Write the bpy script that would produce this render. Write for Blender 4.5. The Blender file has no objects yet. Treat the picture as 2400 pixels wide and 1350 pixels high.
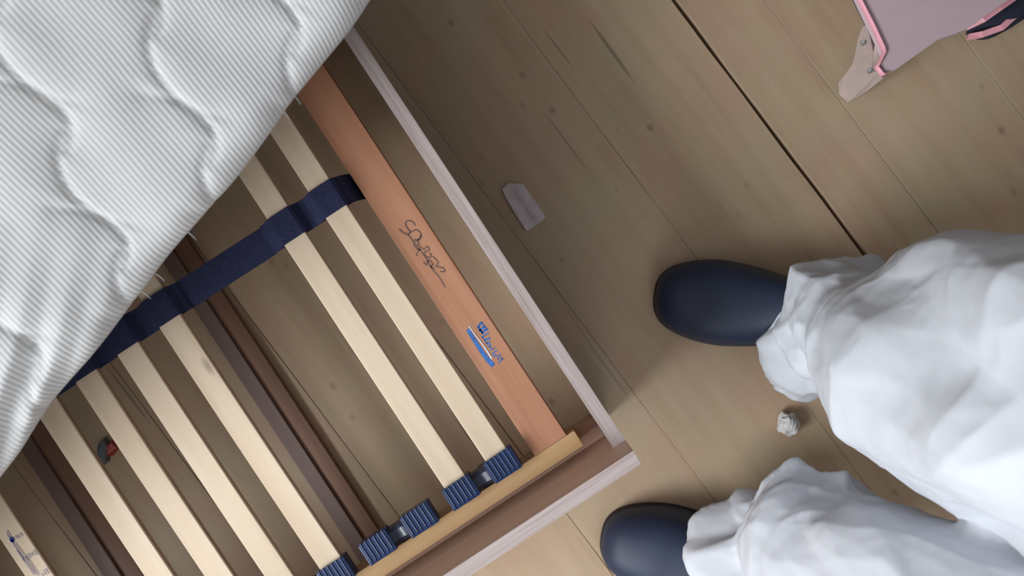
import bpy, bmesh, math, random
import numpy as np
from mathutils import Vector, Matrix, noise

# ------------------------------------------------------------------ camera, light, exposure
sc = bpy.context.scene
COL = sc.collection
H, F = 1.25, 1850.0            # camera height (m), focal length in pixels of a 2400 wide frame
cam_d = bpy.data.cameras.new('camera')
cam = bpy.data.objects.new('camera', cam_d); COL.objects.link(cam)
cam.location = (0, 0, H); cam.rotation_euler = (0, 0, 0)          # looks straight down
cam_d.sensor_width = 36; cam_d.lens = F / 2400 * 36
cam_d.clip_start = 0.02
cam_d.dof.use_dof = True; cam_d.dof.focus_distance = 1.05; cam_d.dof.aperture_fstop = 3.2
sc.camera = cam
sc.view_settings.view_transform = 'Standard'
sc.view_settings.look = 'None'
sc.view_settings.gamma = 1
sc.view_settings.use_curve_mapping = False
sc.view_settings.exposure = 0.06
sc.cycles.max_bounces = 6; sc.cycles.diffuse_bounces = 4; sc.cycles.glossy_bounces = 2; sc.cycles.transmission_bounces = 4
sc.cycles.caustics_reflective = False; sc.cycles.caustics_refractive = False
world = bpy.data.worlds.new('world'); sc.world = world
world.use_nodes = True
wb = world.node_tree.nodes['Background']
wb.inputs[0].default_value = (0.72, 0.82, 1.0, 1); wb.inputs[1].default_value = 0.3

RA = math.radians(-53.13)      # room axes: local x = along the floor planks, local y = across them
RM = Matrix.Rotation(RA, 4, 'Z')
Q0, Q1, P1 = -2.25, 3.2, 2.0   # wall distances in room axes (P0 follows from the leaning mattress)
CEIL = 2.5

def window_light(name, pos, rot, sx, sy, power, color):
    l = bpy.data.lights.new(name, 'AREA'); l.shape = 'RECTANGLE'; l.size = sx; l.size_y = sy
    l.energy = power; l.color = color
    o = bpy.data.objects.new(name, l); COL.objects.link(o)
    o.matrix_world = RM @ Matrix.Translation(pos) @ rot
    return o
# daylight entering through the window behind the bed head; the lower-right lamp is an added fill
window_light('window_daylight', (0.0, Q0 + 0.02, 1.72), Matrix.Rotation(math.radians(90), 4, 'X') @ Matrix.Rotation(math.pi, 4, 'X') @ Matrix.Rotation(math.pi, 4, 'X'), 1.5, 0.95, 98, (0.93, 0.97, 1.0))
window_light('added_side_fill', (P1 - 0.02, -1.2, 1.5), Matrix.Rotation(math.radians(90), 4, 'Z') @ Matrix.Rotation(math.radians(-90), 4, 'X') @ Matrix.Rotation(math.pi, 4, 'X'), 1.3, 1.2, 16, (0.95, 0.98, 1.0))

rnd = random.Random(7)

def W(px, py, z=0.0):
    k = (H - z) / F
    return Vector(((px - 1200) * k, -(py - 675) * k, z))

# ------------------------------------------------------------------ mesh helpers
def link(name, me, parent=None, mats=()):
    o = bpy.data.objects.new(name, me); COL.objects.link(o)
    if not me.materials:
        for m in mats: me.materials.append(m)
    if parent is not None: o.parent = parent
    return o
def empty(name, loc=(0, 0, 0), rz=0.0):
    o = bpy.data.objects.new(name, None); COL.objects.link(o)
    o.location = loc; o.rotation_euler = (0, 0, rz); o.empty_display_size = 0.1
    return o
def tag(o, label=None, cat=None, group=None, kind=None):
    if label: o['label'] = label
    if cat: o['category'] = cat
    if group: o['group'] = group
    if kind: o['kind'] = kind
    return o
def add_box(bm, x0, x1, y0, y1, z0, z1, mat=0, bevel=0.0):
    vs = [bm.verts.new((x, y, z)) for x in (x0, x1) for y in (y0, y1) for z in (z0, z1)]
    fs = []
    for ix in ((0, 1, 3, 2), (4, 6, 7, 5), (0, 4, 5, 1), (2, 3, 7, 6), (0, 2, 6, 4), (1, 5, 7, 3)):
        f = bm.faces.new([vs[i] for i in ix]); f.material_index = mat; fs.append(f)
    if bevel > 0:
        es = list({e for f in fs for e in f.edges})
        bmesh.ops.bevel(bm, geom=es, offset=bevel, segments=2, profile=0.7, affect='EDGES', material=-1)
    return fs
def finish(bm, name, smooth=False, autosmooth=None):
    bmesh.ops.recalc_face_normals(bm, faces=bm.faces[:])
    me = bpy.data.meshes.new(name); bm.to_mesh(me); bm.free()
    if smooth: me.polygons.foreach_set('use_smooth', [True] * len(me.polygons))
    return me
def box_mesh(name, *a, bevel=0.0, top_mat=None):
    bm = bmesh.new(); add_box(bm, *a, bevel=bevel)
    if top_mat is not None:
        bm.normal_update()
        for f in bm.faces:
            if f.normal.z > 0.5: f.material_index = top_mat
    return finish(bm, name)
def loft(bm, rings, cap=True, mat=0):
    R = [[bm.verts.new(p) for p in r] for r in rings]
    n = len(R[0])
    for a, b in zip(R, R[1:]):
        for i in range(n):
            f = bm.faces.new((a[i], a[(i + 1) % n], b[(i + 1) % n], b[i])); f.material_index = mat
    if cap:
        bm.faces.new(R[0][::-1]).material_index = mat; bm.faces.new(R[-1]).material_index = mat
    return R
def prism(bm, pts, z0, z1, mat=0):
    a = [bm.verts.new((p[0], p[1], z0)) for p in pts]; b = [bm.verts.new((p[0], p[1], z1)) for p in pts]
    bm.faces.new(a[::-1]).material_index = mat; bm.faces.new(b).material_index = mat
    n = len(pts)
    for i in range(n): bm.faces.new((a[i], a[(i + 1) % n], b[(i + 1) % n], b[i])).material_index = mat
def tri(x):                     # triangle wave -1..1
    return 2 * np.abs(2 * (x - np.floor(x + 0.5))) - 1
def fnoise(P, s, seed=0.0):
    off = Vector((seed * 3.1, seed * 7.7, seed * 1.3))
    return np.array([noise.noise(Vector(p) * s + off) for p in P])

# ------------------------------------------------------------------ materials
class Mat:
    def __init__(self, name, rough=0.6, spec=0.3):
        self.m = bpy.data.materials.new(name); self.m.use_nodes = True
        self.nt = self.m.node_tree; self.b = self.nt.nodes['Principled BSDF']
        self.b.inputs['Roughness'].default_value = rough
        self.b.inputs['Specular IOR Level'].default_value = spec
    def n(self, t, **kw):
        nd = self.nt.nodes.new(t)
        for k, v in kw.items():
            if k in nd.inputs: nd.inputs[k].default_value = v
            else: setattr(nd, k, v)
        return nd
    def l(self, a, b): self.nt.links.new(a, b)
    def coords(self, scale=(1, 1, 1), rot=(0, 0, 0)):
        tc = self.n('ShaderNodeTexCoord'); mp = self.n('ShaderNodeMapping')
        mp.inputs['Scale'].default_value = scale; mp.inputs['Rotation'].default_value = rot
        oi = self.n('ShaderNodeObjectInfo')
        mul = self.n('ShaderNodeMath', operation='MULTIPLY'); mul.inputs[1].default_value = 13.7
        self.l(oi.outputs['Random'], mul.inputs[0])
        add = self.n('ShaderNodeVectorMath', operation='ADD')
        self.l(tc.outputs['Object'], mp.inputs['Vector']); self.l(mp.outputs[0], add.inputs[0]); self.l(mul.outputs[0], add.inputs[1])
        return add.outputs[0]
    def ramp(self, fac, stops):
        r = self.n('ShaderNodeValToRGB'); e = r.color_ramp.elements
        while len(e) < len(stops): e.new(0.5)
        for x, (p, c) in zip(e, stops): x.position = p; x.color = (*c, 1)
        self.l(fac, r.inputs[0]); return r.outputs[0]
    def mix(self, fac, a, b, mode='MIX'):
        m = self.n('ShaderNodeMix', data_type='RGBA', blend_type=mode)
        if isinstance(fac, (int, float)): m.inputs[0].default_value = fac
        else: self.l(fac, m.inputs[0])
        for s, v in ((m.inputs[6], a), (m.inputs[7], b)):
            if isinstance(v, tuple): s.default_value = (*v, 1)
            else: self.l(v, s)
        return m.outputs[2]
    def col(self, c):
        if isinstance(c, tuple): self.b.inputs['Base Color'].default_value = (*c, 1)
        else: self.l(c, self.b.inputs['Base Color'])
        return self
    def bump(self, h, strength=0.3, dist=0.002):
        bp = self.n('ShaderNodeBump'); bp.inputs['Strength'].default_value = strength; bp.inputs['Distance'].default_value = dist
        self.l(h, bp.inputs['Height']); self.l(bp.outputs[0], self.b.inputs['Normal'])

def wood(name, c0, c1, c2, along='y', gs=1.0, rough=0.55, knots=0.0, fine=0.35, spec=0.25):
    M = Mat(name, rough, spec)
    s = {'x': (2.5, 60, 60), 'y': (60, 2.5, 60), 'z': (60, 60, 2.5)}[along]
    v = M.coords(tuple(a * gs for a in s))
    n1 = M.n('ShaderNodeTexNoise', Scale=1.0, Detail=5.0, Roughness=0.6); M.l(v, n1.inputs['Vector'])
    base = M.ramp(n1.outputs[0], [(0.25, c0), (0.52, c1), (0.78, c2)])
    v2 = M.coords(tuple(a * gs * 0.22 for a in s))
    n2 = M.n('ShaderNodeTexNoise', Scale=1.0, Detail=3.0); M.l(v2, n2.inputs['Vector'])
    tone = M.ramp(n2.outputs[0], [(0.3, (0.84, 0.80, 0.77)), (0.7, (1.06, 1.06, 1.06))])
    c = M.mix(fine * 2, base, tone, 'MULTIPLY')
    if knots > 0:
        vk = M.coords(tuple((14 if a > 10 else 5) for a in s))
        vo = M.n('ShaderNodeTexVoronoi', Scale=1.0); M.l(vk, vo.inputs['Vector'])
        k = M.ramp(vo.outputs['Distance'], [(0.0, (1, 1, 1)), (0.05 + 0.06 * knots, (0.6, 0.6, 0.6)), (0.09 + 0.08 * knots, (0, 0, 0))])
        c = M.mix(k, c, tuple(x * 0.42 for x in c0))
    M.col(c); M.bump(n1.outputs[0], 0.15, 0.0006)
    return M.m

def plain(name, c, rough=0.5, spec=0.4, var=0.12, scale=40, bump=0.1):
    M = Mat(name, rough, spec); v = M.coords((scale,) * 3)
    n = M.n('ShaderNodeTexNoise', Scale=1.0, Detail=4.0); M.l(v, n.inputs['Vector'])
    M.col(M.ramp(n.outputs[0], [(0.3, tuple(x * (1 - var) for x in c)), (0.7, tuple(min(1, x * (1 + var)) for x in c))]))
    if bump: M.bump(n.outputs[0], bump, 0.001)
    return M.m

def floor_mat():
    M = Mat('worn_floor_boards', 0.5, 0.35)
    v = M.coords((1, 1, 1))
    vg = M.coords((2.2, 34, 34))
    g = M.n('ShaderNodeTexNoise', Scale=1.0, Detail=6.0, Roughness=0.62); M.l(vg, g.inputs['Vector'])
    base = M.ramp(g.outputs[0], [(0.28, (0.425, 0.308, 0.200)), (0.5, (0.505, 0.375, 0.250)), (0.75, (0.56, 0.43, 0.300))])
    m = M.n('ShaderNodeTexNoise', Scale=9.0, Detail=3.0); M.l(v, m.inputs['Vector'])
    base = M.mix(M.ramp(m.outputs[0], [(0.42, (0, 0, 0)), (0.66, (0.7, 0.7, 0.7))]), base, (0.51, 0.34, 0.245))
    m2 = M.n('ShaderNodeTexNoise', Scale=6.5, Detail=2.0); M.l(M.coords((1, 1.3, 1), (0, 0, 1.0)), m2.inputs['Vector'])
    base = M.mix(M.ramp(m2.outputs[0], [(0.45, (0, 0, 0)), (0.7, (0.5, 0.5, 0.5))]), base, (0.485, 0.42, 0.285))
    # dark dents and small stains
    vs = M.coords((17, 24, 20))
    vo = M.n('ShaderNodeTexVoronoi', Scale=1.0, Randomness=1.0); M.l(vs, vo.inputs['Vector'])
    clus = M.n('ShaderNodeTexNoise', Scale=4.0, Detail=1.0); M.l(v, clus.inputs['Vector'])
    sp = M.ramp(vo.outputs['Distance'], [(0.02, (1, 1, 1)), (0.16, (0, 0, 0))])
    cl = M.ramp(clus.outputs[0], [(0.50, (0, 0, 0)), (0.62, (0.6, 0.6, 0.6))])
    base = M.mix(M.mix(1.0, sp, cl, 'MULTIPLY'), base, (0.19, 0.12, 0.07))
    # long thin cracks along the grain
    vc = M.coords((3.0, 75, 20))
    cr = M.n('ShaderNodeTexNoise', Scale=1.0, Detail=1.5); M.l(vc, cr.inputs['Vector'])
    crk = M.ramp(cr.outputs[0], [(0.71, (0, 0, 0)), (0.76, (0.5, 0.5, 0.5))])
    base = M.mix(crk, base, (0.09, 0.065, 0.045))
    M.col(base); M.bump(g.outputs[0], 0.2, 0.001)
    return M.m

def mattress_mat():
    M = Mat('white_ribbed_ticking', 0.85, 0.1)
    tc = M.n('ShaderNodeTexCoord'); mp = M.n('ShaderNodeMapping')
    mp.inputs['Rotation'].default_value = (0, 0, math.radians(RIB_ROT))
    M.l(tc.outputs['Object'], mp.inputs['Vector'])
    ns = M.n('ShaderNodeTexNoise', Scale=6.0, Detail=2.0); M.l(tc.outputs['Object'], ns.inputs['Vector'])
    vm = M.n('ShaderNodeVectorMath', operation='MULTIPLY_ADD'); vm.inputs[1].default_value = (0.012, 0.012, 0.012)
    M.l(ns.outputs['Color'], vm.inputs[0]); M.l(mp.outputs[0], vm.inputs[2])
    w = M.n('ShaderNodeTexWave', Scale=1 / 0.0050 / 20 * 2 * math.pi, Distortion=0.6, Detail=1.0, wave_type='BANDS', bands_direction='X')
    w.inputs['Detail Scale'].default_value = 0.3
    M.l(vm.outputs[0], w.inputs['Vector'])
    n2 = M.n('ShaderNodeTexNoise', Scale=4.0, Detail=3.0); M.l(tc.outputs['Object'], n2.inputs['Vector'])
    c = M.ramp(n2.outputs[0], [(0.35, (0.555, 0.555, 0.555)), (0.65, (0.63, 0.633, 0.64))])
    c = M.mix(M.ramp(w.outputs['Fac'], [(0.0, (0.5, 0.5, 0.5)), (0.5, (0, 0, 0))]), c, (0.44, 0.44, 0.44))
    # two faint stains
    for loc, rad, st in STAINS:
        dn = M.n('ShaderNodeVectorMath', operation='DISTANCE'); dn.inputs[1].default_value = loc
        M.l(tc.outputs['Object'], dn.inputs[0])
        mr = M.n('ShaderNodeMapRange'); mr.inputs['From Min'].default_value = rad; mr.inputs['From Max'].default_value = 0.0
        M.l(dn.outputs['Value'], mr.inputs['Value'])
        mu = M.n('ShaderNodeMath', operation='MULTIPLY'); mu.inputs[1].default_value = st; M.l(mr.outputs[0], mu.inputs[0])
        c = M.mix(mu.outputs[0], c, (0.20, 0.18, 0.16))
    M.col(c)
    M.bump(w.outputs['Fac'], 0.34, 0.0011)
    return M.m

def pinkgrey_edge():
    M = Mat('pinkish_grey_laminate_edge', 0.5, 0.3)
    v = M.coords((6, 220, 220)) 
    n = M.n('ShaderNodeTexNoise', Scale=1.0, Detail=5.0, Roughness=0.7); M.l(v, n.inputs['Vector'])
    v2 = M.coords((220, 6, 220))
    c = M.ramp(n.outputs[0], [(0.3, (0.33, 0.26, 0.245)), (0.5, (0.45, 0.375, 0.36)), (0.72, (0.53, 0.46, 0.44))])
    M.col(c); M.bump(n.outputs[0], 0.2, 0.0006)
    return M.m
def pinkgrey_edge_y():
    M = Mat('pinkish_grey_laminate_edge_crosswise', 0.5, 0.3)
    v = M.coords((220, 6, 220))
    n = M.n('ShaderNodeTexNoise', Scale=1.0, Detail=5.0, Roughness=0.7); M.l(v, n.inputs['Vector'])
    c = M.ramp(n.outputs[0], [(0.3, (0.33, 0.26, 0.245)), (0.5, (0.45, 0.375, 0.36)), (0.72, (0.53, 0.46, 0.44))])
    M.col(c); M.bump(n.outputs[0], 0.2, 0.0006)
    return M.m

RIB_ROT = -16.0
STAINS = [((-0.20, 0.175, 0.0), 0.012, 0.6), ((-0.178, 0.172, 0.0), 0.007, 0.3), ((0.22, 0.075, 0.0), 0.013, 0.5)]
MAT = {
    'floor': floor_mat(),
    'gap': plain('dark_subfloor', (0.018, 0.012, 0.010), 0.9, 0.1),
    'wall': plain('painted_wall', (0.36, 0.35, 0.34), 0.8, 0.2, 0.04, 8),
    'trim': plain('white_gloss_trim', (0.72, 0.72, 0.71), 0.35, 0.4, 0.03, 8),
    'slat': wood('pale_birch_plywood', (0.61, 0.475, 0.34), (0.70, 0.57, 0.428), (0.76, 0.64, 0.50), 'y', 0.7, 0.45, 0.12, 0.25),
    'slat_edge': wood('brown_plywood_edge', (0.34, 0.22, 0.14), (0.48, 0.33, 0.22), (0.60, 0.43, 0.30), 'y', 2.0, 0.7),
    'red': wood('reddish_beech', (0.40, 0.185, 0.105), (0.50, 0.25, 0.15), (0.57, 0.31, 0.20), 'y', 0.8, 0.4, 0.16, 0.35, 0.35),
    'tan': wood('tan_pine', (0.44, 0.27, 0.13), (0.52, 0.335, 0.17), (0.60, 0.41, 0.23), 'x', 0.8, 0.5, 0.0),
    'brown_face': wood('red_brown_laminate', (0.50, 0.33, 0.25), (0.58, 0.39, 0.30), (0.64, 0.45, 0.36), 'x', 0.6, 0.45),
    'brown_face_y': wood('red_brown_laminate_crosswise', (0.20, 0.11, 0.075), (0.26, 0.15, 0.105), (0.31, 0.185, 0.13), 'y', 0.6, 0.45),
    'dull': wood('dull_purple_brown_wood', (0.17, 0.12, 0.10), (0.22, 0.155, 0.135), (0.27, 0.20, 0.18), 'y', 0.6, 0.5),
    'edge': pinkgrey_edge(), 'edge_y': pinkgrey_edge_y(),
    'cap': plain('navy_ribbed_plastic', (0.010, 0.028, 0.100), 0.34, 0.4, 0.15, 60, 0.02),
    'hub': plain('black_blue_plastic', (0.010, 0.014, 0.035), 0.35, 0.5, 0.15, 60, 0.02),
    'strap': plain('navy_webbing', (0.021, 0.025, 0.064), 0.75, 0.2, 0.2, 300, 0.4),
    'mattress': mattress_mat(),
    'piping': plain('grey_white_border', (0.56, 0.55, 0.54), 0.85, 0.1),
    'suit': plain('white_coverall_fabric', (0.58, 0.605, 0.66), 0.6, 0.25, 0.03, 30, 0.05),
    'boot': plain('navy_rubber', (0.018, 0.029, 0.062), 0.52, 0.4, 0.12, 12, 0.03),
    'sole': plain('black_rubber', (0.008, 0.010, 0.016), 0.6, 0.3),
    'pink': plain('mauve_pink_plastic', (0.60, 0.455, 0.505), 0.45, 0.35, 0.06, 9, 0.03),
    'pink_rim': plain('bright_pink_plastic', (0.80, 0.38, 0.45), 0.4, 0.4, 0.06),
    'pale': plain('pale_pinkish_beige_plastic', (0.46, 0.36, 0.33), 0.5, 0.3, 0.06),
    'slate': plain('slate_grey_panel', (0.115, 0.125, 0.14), 0.5, 0.3),
    'screw': plain('grey_screw_cap', (0.20, 0.19, 0.18), 0.4, 0.5),
    'navy_cloth': plain('navy_cloth', (0.022, 0.025, 0.042), 0.8, 0.2),
    'paper': plain('lilac_white_paper', (0.68, 0.60, 0.62), 0.8, 0.1, 0.08, 60),
    'tissue': plain('grey_white_tissue', (0.62, 0.61, 0.60), 0.85, 0.1, 0.08, 90),
    'ink': plain('dark_pencil', (0.17, 0.105, 0.09), 0.7, 0.1),
    'blue_ink': plain('blue_print', (0.05, 0.16, 0.46), 0.5, 0.3, 0.25, 160),
    'white_ink': plain('white_print', (0.75, 0.76, 0.82), 0.5, 0.3),
    'pen': plain('blue_violet_pen', (0.16, 0.15, 0.30), 0.6, 0.2),
    'pen_dark': plain('ultramarine_pen', (0.03, 0.05, 0.33), 0.6, 0.2),
    'wrap_grey': plain('blue_grey_wrapper', (0.13, 0.15, 0.17), 0.4, 0.4),
    'wrap_red': plain('red_wrapper', (0.42, 0.06, 0.05), 0.4, 0.4),
    'skin': plain('skin', (0.52, 0.33, 0.25), 0.5, 0.35),
    'glass': None,
}
G = Mat('window_glass', 0.0, 0.5); G.b.inputs['Transmission Weight'].default_value = 1.0; G.b.inputs['IOR'].default_value = 1.01
G.col((1, 1, 1)); MAT['glass'] = G.m

# ------------------------------------------------------------------ mattress placement (needed for the room size)
MAT_TILT = math.radians(30); MAT_T = 0.12; MXA, MXB = -0.46, 1.49; MAT_L = 0.90; EDGE_Z = 0.44
m_c = W(440, 570, EDGE_Z)                                # middle of the visible upper edge
e_dir = Vector((-880, -1140, 0)).normalized()            # along the edge, towards the lower left
o_dir = Vector((-e_dir.y, e_dir.x, 0)) * -1              # horizontal, away from the bed, up-left
if o_dir.x > 0: o_dir = -o_dir
up_dir = (o_dir * math.cos(MAT_TILT) + Vector((0, 0, 1)) * math.sin(MAT_TILT)).normalized()
nrm = (Vector((0, 0, 1)) * math.cos(MAT_TILT) - o_dir * math.sin(MAT_TILT)).normalized()
pdir = Vector((0.6, -0.8, 0))
far = max(-((m_c + up_dir * MAT_L + e_dir * s - nrm * t).dot(pdir)) for s in (MXA, MXB) for t in (0, MAT_T))
P0 = -(far + 0.012)

# ------------------------------------------------------------------ room
floor = link('floor', box_mesh('floor', P0 - 0.1, P1 + 0.1, Q0 - 0.1, Q1 + 0.1, -0.06, -0.022), None, [MAT['gap']])
floor.rotation_euler = (0, 0, RA); tag(floor, 'tan worn wooden board floor', kind='structure')
seams = [(-2.55, .001), (-2.32, .001), (-2.1, .001), (-1.88, .001), (-1.66, .001), (-1.44, .001), (-1.22, .001), (-1.0, .001), (-0.8, .001),
         (-0.58, .001), (-0.36, .001), (-0.145, .001), (0.055, .0004), (0.262, .0005), (0.479, .0064), (0.593, .0009), (0.81, .001), (1.03, .001),
         (1.25, .001), (1.47, .001), (1.69, .001), (1.91, .001), (2.13, .001), (2.35, .001), (2.57, .001), (2.8, .001), (3.3, .001)]
for (a, ga), (b, gb) in zip(seams, seams[1:]):
    bm = bmesh.new()
    n = 90; x0, x1 = P0 - 0.1, P1 + 0.1
    wob = lambda x, s, g: (noise.noise(Vector((x * 9, s * 31, 0))) * 0.0016 + noise.noise(Vector((x * 40, s * 17, 5))) * 0.0007) * (1.0 if g > .002 else 0.25)
    rings = []
    for i in range(n + 1):
        x = x0 + (x1 - x0) * i / n
        ya = a + ga / 2 + wob(x, a, ga); yb = b - gb / 2 + wob(x, b + 3, gb)
        ca = .0006 if ga > .002 else .0004; cb = .0006 if gb > .002 else .0004
        rings.append([(x, ya, -0.022), (x, yb, -0.022), (x, yb, -cb), (x, yb - cb, 0), (x, ya + ca, 0), (x, ya, -ca)])
    loft(bm, rings)
    link('plank', finish(bm, 'plank'), floor, [MAT['floor']])

def wall(name, x0, x1, y0, y1, holes=None, axis='x'):
    """wall slab in room axes with an optional window hole given along its long axis"""
    bm = bmesh.new()
    if holes:
        h0, h1, z0, z1 = holes
        if axis == 'x':
            for a in ((x0, h0, 0, CEIL), (h1, x1, 0, CEIL), (h0, h1, 0, z0), (h0, h1, z1, CEIL)): add_box(bm, a[0], a[1], y0, y1, a[2], a[3])
        else:
            for a in ((y0, h0, 0, CEIL), (h1, y1, 0, CEIL), (h0, h1, 0, z0), (h0, h1, z1, CEIL)): add_box(bm, x0, x1, a[0], a[1], a[2], a[3])
    else: add_box(bm, x0, x1, y0, y1, 0, CEIL)
    o = link(name, finish(bm, name), None, [MAT['wall']]); o.rotation_euler = (0, 0, RA); tag(o, kind='structure'); return o
wall('wall_back', P0 - 0.1, P0, Q0, Q1)
wall('wall_front', P1, P1 + 0.1, Q0, Q1, (-1.9, -0.5, 0.85, 2.15), 'y')  # opening belongs to the added fill window
wall('wall_left', P0 - 0.1, P1 + 0.1, Q0 - 0.1, Q0, (-0.72, 0.88, 1.2, 2.25), 'x')
wall('wall_right', P0 - 0.1, P1 + 0.1, Q1, Q1 + 0.1)
c = link('ceiling', box_mesh('ceiling', P0 - 0.1, P1 + 0.1, Q0 - 0.1, Q1 + 0.1, CEIL, CEIL + 0.08), None, [MAT['wall']]); c.rotation_euler = (0, 0, RA); tag(c, kind='structure')
for nm, axis in (('window_1', 'x'), ('added_fill_window', 'y')):  # the second window is added, only to go with the fill lamp
    root = empty(nm, (0, 0, 0), RA); tag(root, kind='structure')
    a, b, pos = ((-0.72, 0.88, Q0 - 0.07) if axis == 'x' else (-1.9, -0.5, P1 + 0.03))
    l, t = (1.2, 2.25) if axis == 'x' else (.85, 2.15)
    bars = [(a, a + .05, l, t), (b - .05, b, l, t), (a, b, l, l + .05), (a, b, t - .05, t), ((a + b) / 2 - .025, (a + b) / 2 + .025, l + .05, t - .05)]
    bm = bmesh.new()
    for (h0, h1, z0, z1) in bars:
        if axis == 'x': add_box(bm, h0, h1, pos, pos + .04, z0, z1, bevel=.003)
        else: add_box(bm, pos, pos + .04, h0, h1, z0, z1, bevel=.003)
    link('window_frame', finish(bm, 'window_frame'), root, [MAT['trim']])
    for h0, h1 in ((a + .05, (a + b) / 2 - .025), ((a + b) / 2 + .025, b - .05)):
        args = (h0, h1, pos + .018, pos + .022, l + .05, t - .05) if axis == 'x' else (pos + .018, pos + .022, h0, h1, l + .05, t - .05)
        link('pane', box_mesh('pane', *args), root, [MAT['glass']])
for nm, a in (('baseboard_back', (P0, P0 + .015, Q0 + .02, Q1 - .02)), ('baseboard_front', (P1 - .015, P1, Q0 + .02, Q1 - .02)), ('baseboard_left', (P0 + .02, P1 - .02, Q0, Q0 + .015)), ('baseboard_right', (P0 + .02, P1 - .02, Q1 - .015, Q1))):
    o = link(nm, box_mesh(nm, *a, 0.0, 0.08, bevel=.004), None, [MAT['trim']]); o.rotation_euler = (0, 0, RA); tag(o, kind='structure')

# ------------------------------------------------------------------ bed frame (local x along the bed towards its foot, local y across it)
BR = math.radians(33.3)
bed = empty('bed_frame', (0, 0, 0), BR)
tag(bed, 'low bed frame of red-brown laminate boards with pinkish-grey edges around the slats', 'bed frame')
YN, YF = -0.236, 0.682; XE, XH = -0.004, -2.03; TB = 0.018
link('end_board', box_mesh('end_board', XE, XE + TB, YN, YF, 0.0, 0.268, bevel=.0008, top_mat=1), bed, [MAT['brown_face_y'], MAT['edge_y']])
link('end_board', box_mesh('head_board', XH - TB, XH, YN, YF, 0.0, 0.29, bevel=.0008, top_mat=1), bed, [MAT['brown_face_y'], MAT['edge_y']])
for y in (YN - TB, YF):
    link('side_board', box_mesh('side_board', XH - TB, XE + TB, y, y + TB, 0.0, 0.33, bevel=.0008, top_mat=1), bed, [MAT['brown_face'], MAT['edge']])
def batten_mesh():
    bm = bmesh.new()
    add_box(bm, -0.050, -0.027, YN + .001, YF - .001, 0.0, 0.016, 0, bevel=.0012)
    add_box(bm, -0.0268, 0.0, YN + .001, YF - .001, 0.0, 0.011, 1, bevel=.0012)
    return finish(bm, 'floor_batten')
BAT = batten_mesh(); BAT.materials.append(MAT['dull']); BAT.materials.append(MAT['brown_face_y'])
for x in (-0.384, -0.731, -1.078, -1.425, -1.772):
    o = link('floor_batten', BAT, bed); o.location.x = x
for y0, y1 in ((YN, YN + .03), (YF - .03, YF)):
    link('ledge', box_mesh('ledge', XH + .001, XE - .001, y0, y1, .15, .1795), bed, [MAT['brown_face']])

# ------------------------------------------------------------------ slatted base
base = empty('slatted_base', (0, 0, 0), BR)
tag(base, 'slatted bed base with pale birch slats, navy caps and strap', 'slatted base')
RT = 0.23
YR0, YR1 = -0.221, -0.198                                  # near rail
YM = 0.223                                                 # middle strap
YQ0, YQ1 = 2 * YM - YR1, 2 * YM - YR0
rail = box_mesh('side_rail', -1.995, -0.034, YR0, YR1, 0.18, RT, bevel=.002)
link('side_rail', rail, base, [MAT['tan']])
link('side_rail', box_mesh('side_rail_far', -1.995, -0.034, YQ0, YQ1, 0.18, RT, bevel=.002), base, [MAT['tan']])
red = link('end_rail', box_mesh('end_rail', -0.0945, -0.0455, YR1, YQ0, 0.195, RT - .0005, bevel=.0015), base, [MAT['red']])
red['label'] = 'reddish beech end rail with handwriting and a blue print'
link('end_rail', box_mesh('end_rail_head', -1.98, -1.931, YR1, YQ0, 0.195, RT - .0005, bevel=.0015), base, [MAT['red']])

PITCH = 0.0633; X0 = -0.1334; SW = 0.0318; NS = 28
Y_MOUTH = -0.1665; S_END = Y_MOUTH - 0.012
MISSING = {2, 3, 8}
def slat_z(y):
    t = (y - YM) / (YM - Y_MOUTH); return 0.245 + 0.006 * (1 - t * t) - 0.003
def slat_mesh():
    bm = bmesh.new(); rings = []; n = 10; ch = 0.0012; th = 0.008
    for i in range(n + 1):
        y = S_END + (2 * YM - 2 * S_END) * i / n; z = slat_z(y); w = SW / 2
        rings.append([(-w, y, z - th), (w, y, z - th), (w, y, z - ch), (w - ch, y, z), (-w + ch, y, z), (-w, y, z - ch)])
    loft(bm, rings)
    bm.normal_update(); bmesh.ops.recalc_face_normals(bm, faces=bm.faces[:])
    for f in bm.faces:
        if abs(f.normal.x) > 0.9 or abs(f.normal.y) > .9: f.material_index = 1
    return finish(bm, 'slat')
SLAT = slat_mesh(); SLAT.materials.append(MAT['slat']); SLAT.materials.append(MAT['slat_edge'])
slats = {}
for i in range(NS):
    if i in MISSING: continue
    o = link('slat', SLAT, base); o.location = (X0 - PITCH * i, 0, 0); slats[i] = o
    o.location.x += rnd.uniform(-.0006, .0006); o.rotation_euler.z = rnd.uniform(-.0025, .0025)

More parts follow.
